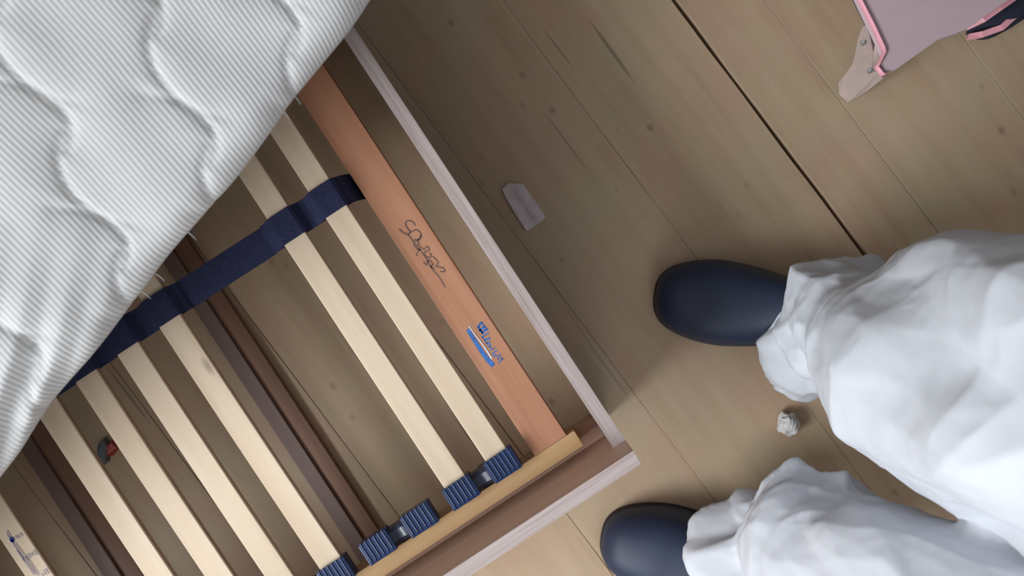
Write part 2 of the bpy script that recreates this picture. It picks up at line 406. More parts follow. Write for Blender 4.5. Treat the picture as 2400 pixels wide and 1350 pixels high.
def socket_mesh():
    bm = bmesh.new(); w = 0.0205; y0, y1 = YR1 + .001, Y_MOUTH; z0, z1 = 0.2275, 0.249
    add_box(bm, -w, w, y0, y1, z0, z1, bevel=.002)
    for k in range(6):
        x = -w + 0.0045 + k * (2 * w - 0.009) / 5
        rings = []
        for y, s in ((y0 + .001, .4), (y0 + .005, 1), (y1 - .004, 1), (y1 + .0012, .75)):
            rings.append([(x + 0.0012 * math.cos(a), y, z1 - .0004 + 0.0016 * s * math.sin(a)) for a in np.linspace(0, math.pi, 7)])
        loft(bm, rings)
    return finish(bm, 'socket')
def hub_mesh():
    bm = bmesh.new(); y0, y1 = YR1 + .001, Y_MOUTH
    yc = (y0 + y1) / 2 - .002
    rings = []
    for x in np.linspace(-0.0125, 0.0125, 9):               # saddle between the two sockets
        h = 0.0165 + 0.0055 * (abs(x) / .0125) ** 2
        rings.append([(x, y0 + .002, .2265), (x, y1 - .004, .2265), (x, y1 - .005, .2265 + h * .8), (x, y1 - .010, .2265 + h), (x, y0 + .008, .2265 + h), (x, y0 + .002, .2265 + h * .7)])
    loft(bm, rings)
    rr = [[(0.010 * math.cos(a), yc + 0.010 * math.sin(a), z) for a in np.linspace(0, 2 * math.pi, 17)[:-1]] for z in (.190, .2275)]
    loft(bm, rr)                                            # pin let into the rail side
    add_box(bm, -.009, .009, YR1 - .004, yc, .196, .222, bevel=.002)
    return finish(bm, 'slat_cap')
SOCK, HUB = socket_mesh(), hub_mesh(); SOCK.materials.append(MAT['cap']); HUB.materials.append(MAT['hub'])
for p in range(NS // 2):
    for far_side in (0, 1):
        h = link('slat_cap', HUB, base)
        xm = X0 - PITCH * (2 * p + .5)
        h.location = (xm, 2 * YM if far_side else 0, 0); h.rotation_euler.z = math.pi if far_side else 0
        for s in (-1, 1):
            k = link('socket', SOCK, h); k.location = (s * PITCH / 2, 0, 0)

def strap_mesh():
    bm = bmesh.new(); top, bot = [], []
    xs = np.arange(-1.93, -0.046, 0.004)
    hw = 0.0195
    for x in xs:
        i = (X0 - x) / PITCH; k = round(i); d = abs(i - k) * PITCH
        on = (k in slats) and 0 <= k < NS
        zt = slat_z(YM)
        if on: t = max(0.0, min(1.0, (d - 0.0145) / 0.014)); z = zt + .0022 - 0.010 * (t * t * (3 - 2 * t))
        else: z = zt - 0.012 + .0015 * math.cos(i * 2.2)
        if x > X0 + .022:
            t = min(1, (x - X0 - .022) / .03); z = zt - .008 - (zt - .008 - .188) * (t * t * (3 - 2 * t))
        zb = min(z - .0015, zt - .0095)
        if not on: zb = z - .0025
        for lst, zz in ((top, z), (bot, zb)):
            lst.append([(x, YM - hw, zz - .0007), (x, YM + hw, zz - .0007), (x, YM + hw, zz + .0007), (x, YM - hw, zz + .0007)])
    loft(bm, top); loft(bm, bot)
    return finish(bm, 'strap')
link('strap', strap_mesh(), base, [MAT['strap']])

# ------------------------------------------------------------------ writing on the end rail and on one slat
def px_local(px, py, z):
    w = W(px, py, z); return Matrix.Rotation(-BR, 3, 'Z') @ w
def ribbon(bm, pts, w0, w1, z):
    """flat pen stroke along 2D points"""
    n = len(pts); L = []
    for i, p in enumerate(pts):
        a = Vector(pts[max(0, i - 1)][:2]); b = Vector(pts[min(n - 1, i + 1)][:2]); d = (b - a)
        d = d.normalized() if d.length > 1e-9 else Vector((1, 0)); q = Vector((-d.y, d.x))
        w = (w0 + (w1 - w0) * i / max(1, n - 1)) / 2
        L.append((bm.verts.new((p[0] + q.x * w, p[1] + q.y * w, z)), bm.verts.new((p[0] - q.x * w, p[1] - q.y * w, z))))
    for (a, b), (c, d) in zip(L, L[1:]): bm.faces.new((a, b, d, c))
def strokes(name, parent, mat, lines, z, off=(0, 0, 0), src=(0, 0, 1.0), wk=1.0):
    bm = bmesh.new()
    for pts, w0, w1 in lines:
        P = [px_local(src[0] + a / src[2], src[1] + b / src[2], z) for a, b in pts]
        Q = []                                             # Catmull-Rom smoothing
        for i in range(len(P) - 1):
            p0, p1, p2, p3 = P[max(0, i - 1)], P[i], P[i + 1], P[min(len(P) - 1, i + 2)]
            for t in (0, .25, .5, .75):
                Q.append(0.5 * ((2 * p1) + (p2 - p0) * t + (2 * p0 - 5 * p1 + 4 * p2 - p3) * t * t + (3 * p1 - p0 - 3 * p2 + p3) * t ** 3))
        Q.append(P[-1])
        Q = [(q.x - off[0], q.y - off[1]) for q in Q]
        ribbon(bm, Q, w0 * wk, w1 * wk, z + .0003 - off[2])
    me = finish(bm, name)
    for p in me.polygons:
        if p.normal.z < 0: p.flip()
    return link(name, me, parent, [mat])
S2 = (880, 480, 6.137)
strokes('handwriting', red, MAT['ink'], [
    ([(575, 300), (530, 240), (470, 230), (432, 262), (455, 330), (495, 385), (470, 425), (400, 400), (340, 350)], .0012, .0016),
    ([(470, 425), (540, 520), (600, 525)], .0014, .001),
    ([(500, 400), (590, 360), (655, 420), (640, 500), (560, 500)], .0012, .0012),
    ([(655, 440), (610, 520), (640, 560)], .0012, .001),
    ([(545, 560), (600, 640), (640, 640), (590, 700), (600, 740)], .0013, .0011),
    ([(600, 560), (690, 640), (740, 600), (775, 650), (700, 690), (745, 760), (800, 740), (780, 690)], .0011, .0013),
    ([(690, 820), (740, 870), (760, 790), (830, 860), (790, 880), (850, 930)], .0012, .0012),
    ([(820, 740), (900, 820), (880, 870)], .001, .001),
    ([(860, 880), (930, 900), (975, 910), (1000, 960), (930, 960)], .0012, .001),
    ([(540, 530), (700, 730), (820, 930), (900, 1020), (960, 1110), (1000, 1190)], .0010, .0009),
], RT - .0005, src=S2, wk=1.5)
S3 = (1050, 720, 7.5)
strokes('blue_print', red, MAT['blue_ink'], [
    ([(345, 390), (450, 560), (560, 730), (680, 900), (800, 1030)], .0034, .0046),
    # letters of the maker's print, read along the rail
    ([(520, 360), (590, 260)], .0022, .0022), ([(545, 420), (640, 340)], .0026, .0024), ([(590, 450), (680, 390)], .0024, .0022),
    ([(530, 350), (620, 480)], .0018, .0018), ([(590, 270), (700, 410)], .0014, .0014),
    ([(600, 530), (720, 450)], .0012, .0012), ([(640, 580), (740, 540)], .0016, .0018), ([(590, 510), (700, 660)], .0010, .0010),
    ([(660, 640), (740, 600)], .0010, .0010), ([(690, 690), (760, 710)], .0012, .0012), ([(720, 620), (750, 700)], .0012, .0012),
    ([(740, 760), (830, 710)], .0010, .0010), ([(770, 820), (860, 760)], .0012, .0012), ([(790, 860), (840, 830)], .0014, .0014),
    ([(830, 880), (930, 820)], .0010, .0010), ([(870, 890), (900, 920)], .0014, .0014), ([(890, 980), (970, 900)], .0012, .0012), ([(900, 850), (960, 920)], .0008, .0008),
], RT - .0005, src=S3, wk=1.35)
strokes('white_swoosh', red, MAT['white_ink'], [([(365, 330), (470, 480), (580, 620), (690, 780), (770, 910)], .0008, .0014)], RT - .0002, src=S3, wk=1.3)
s9 = slats[9]; Z9 = slat_z(0.10) - .0010
S4 = (0, 1200, 9.0)
o9 = (s9.location.x, 0, 0)
strokes('pen_marks', s9, MAT['pen'], [
    ([(150, 420), (175, 400), (215, 470), (260, 560)], .0008, .0008), ([(145, 440), (190, 520), (240, 620)], .0008, .0010),
    ([(270, 640), (420, 870), (560, 1050), (760, 1330)], .0010, .0008), ([(330, 650), (480, 850), (640, 1060), (820, 1340)], .0008, .0010), ([(360, 800), (520, 1040), (720, 1320)], .0007, .0007),
    ([(470, 960), (530, 1050)], .0012, .0008), ([(550, 930), (620, 1020)], .0012, .0008),
    ([(330, 500), (385, 560)], .0010, .0009), ([(380, 480), (430, 540)], .0009, .0009), ([(435, 440), (490, 510)], .0009, .0009),
    ([(590, 880), (660, 960)], .0010, .0010), ([(660, 860), (720, 920)], .0011, .0009), ([(710, 800), (790, 910)], .0009, .0009),
    ([(880, 1300), (930, 1350)], .0010, .0010), ([(930, 1220), (1000, 1310)], .0010, .0010), ([(980, 1180), (1050, 1300)], .0009, .0009),
], Z9 + .0012, o9, S4)
strokes('pen_blot', s9, MAT['pen_dark'], [([(215, 555), (300, 590)], .0046, .0050), ([(225, 600), (305, 620)], .0036, .0040)], Z9 + .0013, o9, S4)

# ------------------------------------------------------------------ mattress
def mattress():
    frame = Matrix((( *e_dir, 0), (*up_dir, 0), (*nrm, 0), (0, 0, 0, 1)))
    R = Matrix(((e_dir.x, up_dir.x, nrm.x, m_c.x), (e_dir.y, up_dir.y, nrm.y, m_c.y), (e_dir.z, up_dir.z, nrm.z, m_c.z), (0, 0, 0, 1)))
    root = bpy.data.objects.new('mattress', None); COL.objects.link(root); root.matrix_world = R
    tag(root, 'white ribbed quilted mattress tilted up over the slatted bed base', 'mattress')
    # quilted face: local x along the edge, local y up the slope, z = 0 the face
    step = 0.0036
    ys = np.linspace(0, MAT_L, int(MAT_L / step)); xs = np.concatenate([np.arange(MXA, 0.62, step), np.linspace(0.62, MXB, 70)])
    X, Y = np.meshgrid(xs, ys); Z = np.zeros_like(X)
    # quilt seams: alternating arcs that overshoot where they meet, repeated on a slanting lattice (design units ~0.4 mm)
    ku = 0.000405
    eu, uu = np.array([-.611, .792]), np.array([-.792, -.611]) * .88
    GX = 440 + (X * eu[0] + Y * uu[0]) / ku; GY = 570 + (X * eu[1] + Y * uu[1]) / ku
    L1, L2 = np.array([75., 274.]), np.array([285., 4.])
    Mi = np.linalg.inv(np.stack([L1, L2], 1))
    def dense(p, k=5):
        p = np.array(p, float); o = []
        for i in range(len(p) - 1):
            p0, p1, p2, p3 = p[max(0, i - 1)], p[i], p[i + 1], p[min(len(p) - 1, i + 2)]
            for t in np.arange(k) / k: o.append(.5 * (2 * p1 + (p2 - p0) * t + (2 * p0 - 5 * p1 + 4 * p2 - p3) * t * t + (3 * p1 - p0 - 3 * p2 + p3) * t ** 3))
        o.append(p[-1]); return np.array(o)
    arcA = dense([(152, 45), (135, 80), (128, 113), (132, 155), (145, 188), (166, 216), (195, 238), (222, 250), (252, 255)])
    arcB = dense([(105, 222), (135, 221), (162, 226), (190, 240), (214, 259), (234, 284), (240, 315), (233, 345), (219, 366)])
    puff = np.full_like(X, 1e9)
    C1 = Mi[0, 0] * (GX - 180) + Mi[0, 1] * (GY - 200); C2 = Mi[1, 0] * (GX - 180) + Mi[1, 1] * (GY - 200)
    n1, n2 = np.round(C1), np.round(C2)
    for arc in (arcA, arcB):
        nA = len(arc)
        for d1 in (-1, 0, 1):
            for d2 in (-1, 0, 1):
                ox = (n1 + d1) * L1[0] + (n2 + d2) * L2[0]; oy = (n1 + d1) * L1[1] + (n2 + d2) * L2[1]
                qx, qy = GX - ox, GY - oy
                for i, (ax, ay) in enumerate(arc):
                    t = i / (nA - 1); endp = max(0, (t - .72) / .28) if arc is arcA else max(0, (.30 - t) / .30)
                    puff = np.minimum(puff, np.hypot(qx - ax, qy - ay) * ku + .0028 * endp)
    Z += 0.0042 * (1 - np.exp(-puff / 0.013)) - 0.0024 * np.exp(-(puff / 0.0022) ** 2)
    pts = np.stack([X.ravel(), Y.ravel(), np.zeros(X.size)], 1)
    lo = np.array([noise.noise(Vector((p[0] * 5, p[1] * 5, 2.0))) for p in pts]).reshape(X.shape)
    mid = np.array([noise.noise(Vector((p[0] * 17 + p[1] * 6, p[1] * 9, 7.0))) for p in pts]).reshape(X.shape)
    Z += 0.009 * lo + 0.0028 * mid
    # creases where the lower left of the edge bunches up
    b = np.exp(-((X - 0.30) / 0.15) ** 2 - ((Y - 0.03) / 0.10) ** 2)
    Z += b * 0.007 * tri((Y * 26 + X * 9 + 0.3 * lo)) 
    # rounded rim
    r = 0.034
    def rim(t): t = np.clip(t, 0, 1); return -r * (1 - np.sqrt(np.clip(1 - (1 - t) ** 2, 0, 1)))
    Z += rim(Y / r) + rim((X - MXA) / r) + rim((MXB - X) / r) + rim((MAT_L - Y) / r)
    Y = Y + (0.003 * np.sin(X * 9) + .0015 * np.sin(X * 31 + 1)) * np.exp(-Y / 0.05)
    nyy, nxx = X.shape
    verts = np.stack([X.ravel(), Y.ravel(), Z.ravel()], 1)
    idx = np.arange(nyy * nxx).reshape(nyy, nxx)
    faces = np.stack([idx[:-1, :-1].ravel(), idx[:-1, 1:].ravel(), idx[1:, 1:].ravel(), idx[1:, :-1].ravel()], 1)
    me = bpy.data.meshes.new('quilted_face'); me.from_pydata(verts.tolist(), [], faces.tolist())
    me.polygons.foreach_set('use_smooth', [True] * len(me.polygons))
    link('quilted_face', me, root, [MAT['mattress']])
    # border band and back
    bm = bmesh.new(); ring = []
    loop = [(x, verts[idx[0, j], 1]) for j, x in enumerate(xs)][::5] + [(MXB, y) for y in np.linspace(.02, MAT_L, 30)] + [(x, MAT_L) for x in xs[::-12]] + [(MXA, y) for y in np.linspace(MAT_L, .02, 30)]
    rings = []; mx, my = (MXA + MXB) / 2, MAT_L / 2
    for z, ins in ((-.040, .004), (-.050, .0), (-.075, .0), (-MAT_T + .018, .0), (-MAT_T + .005, .006), (-MAT_T, .02)):
        rings.append([(mx + (x - mx) * (1 - ins / .975), my + (y - my) * (1 - ins / my), z) for x, y in loop])
    loft(bm, rings)
    link('border', finish(bm, 'border', True), root, [MAT['piping']])
    # loose threads hanging from the edge
    for (px, py) in ((700, 232), (676, 270), (452, 556), (384, 660), (346, 698)):
        bm = bmesh.new()
        w = R.inverted() @ W(px, py, EDGE_Z - .01); x = w.x; L = .013
        rr = []
        for t in np.linspace(0, 1, 6):
            c = Vector((x + .003 * t * t, .004 - L * t, -.018 - .004 * t)); rd = .0005 * (1 - .6 * t)
            rr.append([(c.x + rd * math.cos(q), c.y, c.z + rd * math.sin(q)) for q in np.linspace(0, 2 * math.pi, 6)[:-1]])
        loft(bm, rr)
        link('loose_thread', finish(bm, 'loose_thread', True), root, [MAT['suit']])
    return root
mattress()

# ------------------------------------------------------------------ person in white coverall and navy boots
def remeshed(bm, name, voxel, smooth_it=2):
    me = finish(bm, name + '_src'); o = bpy.data.objects.new(name + '_src', me); COL.objects.link(o)
    m = o.modifiers.new('r', 'REMESH'); m.mode = 'VOXEL'; m.voxel_size = voxel
    if smooth_it:
        s = o.modifiers.new('s', 'SMOOTH'); s.factor = 0.5; s.iterations = smooth_it
    dg = bpy.context.evaluated_depsgraph_get(); ev = o.evaluated_get(dg)
    out = bpy.data.meshes.new_from_object(ev); out.name = name
    bpy.data.objects.remove(o); bpy.data.meshes.remove(me)
    return out
def tube(bm, path, n=28):
    """path: list of (center, rx, ry) with horizontal or path-normal rings"""
    rings = []
    for i, (c, ra, rb) in enumerate(path):
        c = Vector(c); a = Vector(path[max(0, i - 1)][0]); b = Vector(path[min(len(path) - 1, i + 1)][0])
        d = (b - a).normalized(); ux = Vector((1, 0, 0)); ux = (ux - d * ux.dot(d))
        if ux.length < .2: ux = Vector((0, 0, 1)) - d * d.z
        ux.normalize(); uy = d.cross(ux)
        rings.append([c + ux * (ra * math.cos(t)) + uy * (rb * math.sin(t)) for t in np.linspace(0, 2 * math.pi, n + 1)[:-1]])
    loft(bm, rings)
def interp(path, k=6):
    out = []
    for i in range(len(path) - 1):
        p = [path[max(0, i - 1)], path[i], path[i + 1], path[min(len(path) - 1, i + 2)]]
        A = [np.array([*q[0], q[1], q[2]], float) for q in p]
        for t in np.arange(k) / k:
            v = 0.5 * (2 * A[1] + (A[2] - A[0]) * t + (2 * A[0] - 5 * A[1] + 4 * A[2] - A[3]) * t * t + (3 * A[1] - A[0] - 3 * A[2] + A[3]) * t ** 3)
            out.append(((v[0], v[1], v[2]), v[3], v[4]))
    out.append(path[-1]); return out

person = empty('person', (0.5, -0.23, 0))
tag(person, 'person in a white coverall and navy rubber boots standing beside the bed', 'person')
PO = Vector((0.5, -0.23, 0))
FOOT = [dict(toe=W(1540, 690, .03), dir=Vector((1, -0.13, 0)).normalized()),
        dict(toe=W(1413, 1268, .03), dir=Vector((1, -0.16, 0)).normalized())]
LEGS = [
    [((.437, -.060, .080), .096, .084), ((.452, -.060, .115), .105, .086), ((.472, -.066, .19), .105, .098), ((.485, -.084, .26), .112, .126), ((.505, -.090, .40), .125, .150), ((.52, -.095, .55), .135, .158), ((.54, -.11, .72), .14, .145), ((.555, -.14, .90), .14, .13)],
    [((.357, -.410, .080), .094, .092), ((.372, -.402, .115), .104, .108), ((.405, -.375, .19), .108, .124), ((.435, -.385, .26), .110, .122), ((.475, -.392, .40), .122, .138), ((.505, -.392, .55), .132, .138), ((.535, -.37, .72), .14, .140), ((.555, -.34, .90), .14, .13)],
]
def coverall():
    bm = bmesh.new()
    for L in LEGS: tube(bm, interp(L), 36)
    cy = -.24
    tube(bm, interp([((.555, cy, .80), .11, .16), ((.56, cy, .90), .15, .215), ((.57, cy, 1.05), .145, .20), ((.57, cy, 1.25), .15, .215), ((.575, cy, 1.40), .125, .215), ((.58, cy, 1.47), .09, .15), ((.58, cy, 1.53), .075, .08), ((.575, cy, 1.60), .105, .095), ((.57, cy, 1.68), .125, .105), ((.58, cy, 1.76), .095, .08), ((.585, cy, 1.79), .03, .03)]), 40)
    for s in (-1, 1):
        tube(bm, interp([((.575, cy + s * .15, 1.40), .075, .075), ((.58, cy + s * .22, 1.35), .075, .07), ((.60, cy + s * .275, 1.12), .062, .062), ((.57, cy + s * .285, .98), .055, .055), ((.53, cy + s * .28, .86), .048, .045)]), 24)
    me = remeshed(bm, 'coverall', 0.0078, 2)
    b2 = bmesh.new(); b2.from_mesh(me)
    low = [e for e in b2.edges if e.verts[0].co.z < 0.75]
    bmesh.ops.subdivide_edges(b2, edges=low, cuts=1, use_grid_fill=True, smooth=0.0)
    bmesh.ops.triangulate(b2, faces=[f for f in b2.faces if len(f.verts) > 4])
    b2.normal_update(); b2.verts.ensure_lookup_table()
    Pv = np.array([v.co[:] for v in b2.verts]); Nv = np.array([v.normal[:] for v in b2.verts])
    z = Pv[:, 2]
    side = (Pv[:, 1] > -.24).astype(float)
    w1 = fnoise(Pv, 7, 1); w2 = fnoise(Pv, 7, 2); w3 = fnoise(Pv, 16, 3)
    rg = np.random.RandomState(5)
    low = np.clip((0.34 - z) / 0.16, 0, 1); low = low * low * (3 - 2 * low)   # bunched zone above the boots
    D = np.zeros(len(Pv))
    wp = Pv + 0.022 * np.stack([w1, w2, w1 - w2], 1) + side[:, None] * np.array([.37, .11, .23])
    for i in range(5):                                     # crumpled facets near the hem
        k = rg.normal(size=3) * np.array([.8, .8, 1.2]); k /= np.linalg.norm(k)
        fq = rg.uniform(6, 12); D += low * (0.085 / fq) * tri(wp @ k * fq + rg.rand()) * (0.55 + np.abs(fnoise(Pv, 5, 20 + i)) * 1.5)
    for i in range(3):
        k = rg.normal(size=3); k /= np.linalg.norm(k)
        fq = rg.uniform(16, 24); D += low * (0.050 / fq) * tri(wp @ k * fq + rg.rand()) * np.clip(fnoise(Pv, 6, 60 + i) * 4, 0, 1)
    for i in range(5):                                     # long slanting folds up the leg
        k = rg.normal(size=3) * np.array([1.0, 1.0, .55]); k /= np.linalg.norm(k)
        fq = rg.uniform(4.0, 8); D += (1 - low) * (0.052 / fq) * tri(wp @ k * fq + rg.rand()) * (0.35 + np.abs(fnoise(Pv, 3, 40 + i)) * 1.7)
    D *= 0.85
    def ridge(Q, s_, seed): return 0.42 - np.abs(fnoise(Q, s_, seed)) * 1.7
    Qa = wp * np.array([1.0, 1.0, 1.35]); Qb = np.stack([wp[:, 0] + .35 * wp[:, 2], wp[:, 1] - .30 * wp[:, 2], .42 * wp[:, 2]], 1)
    D += low * (0.022 * ridge(Qa, 8.0, 71) + 0.010 * ridge(Qa, 15, 72) + 0.0015 * ridge(Qa, 30, 73) - .004)
    D += (1 - low) * (0.026 * ridge(Qb, 4.6, 74) + 0.009 * ridge(Qb, 10.5, 75) + .001 * ridge(wp, 26, 76) - .003)
    ring = np.clip(1 - np.abs(z - .15) / .09, 0, 1)          # the hem pushed up into slack rolls
    D += ring * 0.007 * tri(z * 15 + 1.1 * w1 + .8 * w2 + side * .3)
    D += 0.002 * w3 * low
    up = np.clip((z - .8) / .15, 0, 1); D *= (1 - .5 * up)
    Pn = Pv + Nv * D[:, None]
    Pn[:, 2] = np.maximum(Pn[:, 2], .045)
    for v, p in zip(b2.verts, Pn): v.co = Vector(p) - PO
    me2 = bpy.data.meshes.new('coverall'); b2.to_mesh(me2); b2.free()
    me2.polygons.foreach_set('use_smooth', [True] * len(me2.polygons))
    o = link('coverall', me2, person, [MAT['suit']]); o['label'] = 'crumpled white coverall'
    return o
coverall()

def boot(f):
    t, d = f['toe'], f['dir']; t = Vector((t.x, t.y, 0)); q = Vector((-d.y, d.x, 0))
    bm = bmesh.new(); rings = []
    # (distance from toe tip, half width, height)
    prof = [(0.000, .006, .024), (.002, .020, .036), (.008, .033, .046), (.020, .0455, .057), (.040, .0555, .067), (.070, .0635, .079), (.105, .0665, .090), (.145, .0625, .105), (.185, .055, .128), (.22, .051, .15), (.26, .048, .15), (.29, .042, .14), (.305, .030, .12), (.31, .012, .08)]
    for s, w, h in interp([((a, 0, 0), b, c) for a, b, c in prof], 4):
        x = s[0]; r = []
        for k in range(28):
            a = 2 * math.pi * k / 28; cx = math.cos(a); sy = math.sin(a)
            ww = w * math.copysign(abs(cx) ** .75, cx)
            zz = .016 + (h - .016) * (abs(sy) ** .8 if sy > 0 else 0) - (0.006 * abs(sy) ** .5 if sy < 0 else 0)
            zz = max(zz, .012) if sy >= 0 else .011
            r.append(t + d * x + q * ww + Vector((0, 0, zz)) - PO)
        rings.append(r)
    loft(bm, rings)
    # shaft inside the trouser leg
    c = t + d * .245
    tube_rings = [[c + Vector((.052 * math.cos(a), .046 * math.sin(a), z)) - PO for a in np.linspace(0, 2 * math.pi, 25)[:-1]] for z in (.08, .15, .22, .30)]
    loft(bm, tube_rings)
    b = link('boot', finish(bm, 'boot', True), person, [MAT['boot']]); b['label'] = 'navy rubber boot'
    bm = bmesh.new(); out = []
    pr = [(s, w) for s, w, h in [(a[0][0], a[1], a[2]) for a in interp([((a, 0, 0), b_, c_) for a, b_, c_ in prof], 4)]]
    up = [t + d * s + q * (w + .0004) for s, w in pr]; dn = [t + d * s - q * (w + .0004) for s, w in pr[::-1]]
    prism(bm, [p - PO for p in up + dn], 0.0, .016)
    link('sole', finish(bm, 'sole'), b, [MAT['sole']])
for f in FOOT: boot(f)
def glove(s):
    bm = bmesh.new(); c = Vector((.53, -.24 + s * .28, .86))
    tube(bm, [((c.x, c.y, c.z + .03), .03, .028), ((c.x - .008, c.y, c.z - .02), .04, .02), ((c.x - .012, c.y, c.z - .08), .042, .017), ((c.x - .014, c.y, c.z - .095), .036, .014)], 20)
    for i, L in enumerate((.066, .078, .072, .056)):
        x = c.x - .046 + i * .0215
        tube(bm, [((x, c.y, c.z - .075), .0095, .0095), ((x - .002, c.y - s * .004, c.z - .09 - L * .5), .009, .009), ((x - .002, c.y - s * .016, c.z - .085 - L), .0075, .0075), ((x - .001, c.y - s * .021, c.z - .091 - L), .003, .003)], 12)
    tube(bm, [((c.x - .03, c.y, c.z - .02), .012, .012), ((c.x - .062, c.y - s * .012, c.z - .055), .0105, .0105), ((c.x - .068, c.y - s * .022, c.z - .092), .0085, .0085), ((c.x - .068, c.y - s * .025, c.z - .099), .003, .003)], 12)
    me = remeshed(bm, 'glove', .0036, 1)
    me.transform(Matrix.Translation(-PO)); me.polygons.foreach_set('use_smooth', [True] * len(me.polygons))
    link('glove', me, person, [MAT['cap']])
glove(-1); glove(1)
def face():
    bm = bmesh.new(); cx, cy, cz = .535, -.24, 1.67
    bmesh.ops.create_uvsphere(bm, u_segments=40, v_segments=32, radius=1)
    for v in bm.verts:
        p = v.co.copy(); x, y, zz = p.x * .098, p.y * .076, p.z * .105
        if p.x < 0:
            front = -p.x
            x -= front ** 6 * .020 * math.exp(-(y / .011) ** 2 - ((zz + .008) / .02) ** 2)      # nose
            for e in (-1, 1): x += front * .010 * math.exp(-((y - e * .031) / .016) ** 2 - ((zz - .016) / .011) ** 2)
            x -= front * .005 * math.exp(-(y / .022) ** 2 - ((abs(zz + .046) - .005) / .004) ** 2)  # lips
            x -= front * .005 * math.exp(-((zz - .036) / .009) ** 2)
        v.co = Vector((cx + x, cy + y, cz + zz)) - PO
    link('face', finish(bm, 'face', True), person, [MAT['skin']])
face()

# ------------------------------------------------------------------ pink toy table at the top right, with a bag behind it
ZT = 0.165
tb = empty('toy_table', W(2180, -60, 0)); TO = tb.location.copy()
tag(tb, 'low pink plastic toy table with pale corner leg on the floor', 'toy table')
def poly(name, pts, z0, z1, mat, parent, origin, bevel=.003):
    bm = bmesh.new(); P = [W(a, b, z1) for a, b in pts]
    prism(bm, [p - origin for p in P], z0, z1)
    bmesh.ops.recalc_face_normals(bm, faces=bm.faces[:])
    if bevel: bmesh.ops.bevel(bm, geom=bm.edges[:], offset=bevel, segments=2, affect='EDGES')
    return link(name, finish(bm, name), parent, [mat])
poly('table_top', [(2018, 0), (2072, 113), (2076, 128), (2062, 148), (2072, 168), (2100, 163), (2200, 92), (2262, 70), (2400, -25), (2560, -150), (2330, -560), (2290, -560), (1900, -240)], ZT - .018, ZT, MAT['pink'], tb, TO, .0012)
bm = bmesh.new()
rim_px = [(1890, -250), (2018, -2), (2048, 56), (2074, 112), (2076, 122), (2062, 148), (2058, 156), (2070, 172), (2078, 172)]
P = [W(a, b, ZT + .002) - TO for a, b in rim_px]
rr = []
for i, p in enumerate(P):
    dd = (P[min(i + 1, len(P) - 1)] - P[max(i - 1, 0)]).normalized(); q = Vector((-dd.y, dd.x, 0))
    rr.append([p + q * (.0026 * math.cos(a)) + Vector((0, 0, .006 * math.sin(a) - .004)) for a in np.linspace(0, 2 * math.pi, 11)[:-1]])
loft(bm, rr); link('rim', finish(bm, 'rim', True), tb, [MAT['pink_rim']])
# slate-grey apron under the left edge of the top
bm = bmesh.new()
ap = [W(1895, -230, ZT - .02), W(2010, 0, ZT - .02), W(2066, 108, ZT - .02), W(2082, 104, ZT - .02), W(2030, -10, ZT - .02), W(1915, -240, ZT - .02)]
prism(bm, [p - TO for p in ap], .132, ZT - .0182)
link('apron', finish(bm, 'apron'), tb, [MAT['slate']])
# pale splayed corner leg with two screw caps
def leg_pt(px, py, z): return W(px, py, z) - TO
outl = [(2031, 58), (2022, 62), (2012, 88), (2006, 118), (1998, 150), (1980, 176), (1965, 194), (1967, 222), (1987, 240), (2026, 218), (2070, 184), (2060, 170), (2051, 144), (2044, 108), (2037, 78)]
leg_z = lambda a, b: max(0.0, .135 * ((a - 1978) * 51 + (b - 232) * -168) / 30825)
outl = [(a, b, leg_z(a, b)) for a, b in outl]
bm = bmesh.new(); f_, b_ = [], []
nn = Vector((-.45, -.45, .75)).normalized()
for px, py, z in outl:
    p = leg_pt(px, py, z); f_.append(bm.verts.new(p)); b_.append(bm.verts.new(p + Vector((.010, .010, 0 if z < .01 else -.002))))
n = len(f_)
bm.faces.new(f_); bm.faces.new(b_[::-1])
for i in range(n): bm.faces.new((f_[i], b_[i], b_[(i + 1) % n], f_[(i + 1) % n]))
leg = link('leg', finish(bm, 'leg'), tb, [MAT['pale']])
for px, py, z in ((2024, 97, leg_z(2024, 97)), (2040, 163, leg_z(2040, 163))):
    bm = bmesh.new(); c = leg_pt(px, py, z); u = Vector((.35, .9, .25)).normalized(); w = nn.cross(u).normalized(); u = w.cross(nn)
    rings = [[c + nn * h + u * (r * 1.5 * math.cos(a)) + w * (r * .9 * math.sin(a)) for a in np.linspace(0, 2 * math.pi, 15)[:-1]] for h, r in ((-.004, .0042), (.002, .0042), (.003, .003))]
    loft(bm, rings); link('screw_cap', finish(bm, 'screw_cap', True), leg, [MAT['screw']])
# second leg strut behind the rim
bm = bmesh.new()
rr = []
for px, py, z, r in ((2062, 105, .14, .007), (2058, 130, .10, .008), (2052, 165, .05, .008)):
    c = leg_pt(px, py, z); rr.append([c + Vector((r * math.cos(a), r * math.sin(a), 0)) for a in np.linspace(0, 2 * math.pi, 13)[:-1]])
loft(bm, rr); link('leg_brace', finish(bm, 'leg_brace', True), tb, [MAT['pale']])
for px, py in ((2330, -500), (1950, -270)):
    c = W(px, py, ZT); link('leg', box_mesh('leg', c.x - TO.x - .012, c.x - TO.x + .012, c.y - TO.y - .012, c.y - TO.y + .012, 0, ZT - .0181, bevel=.003), tb, [MAT['pale']])

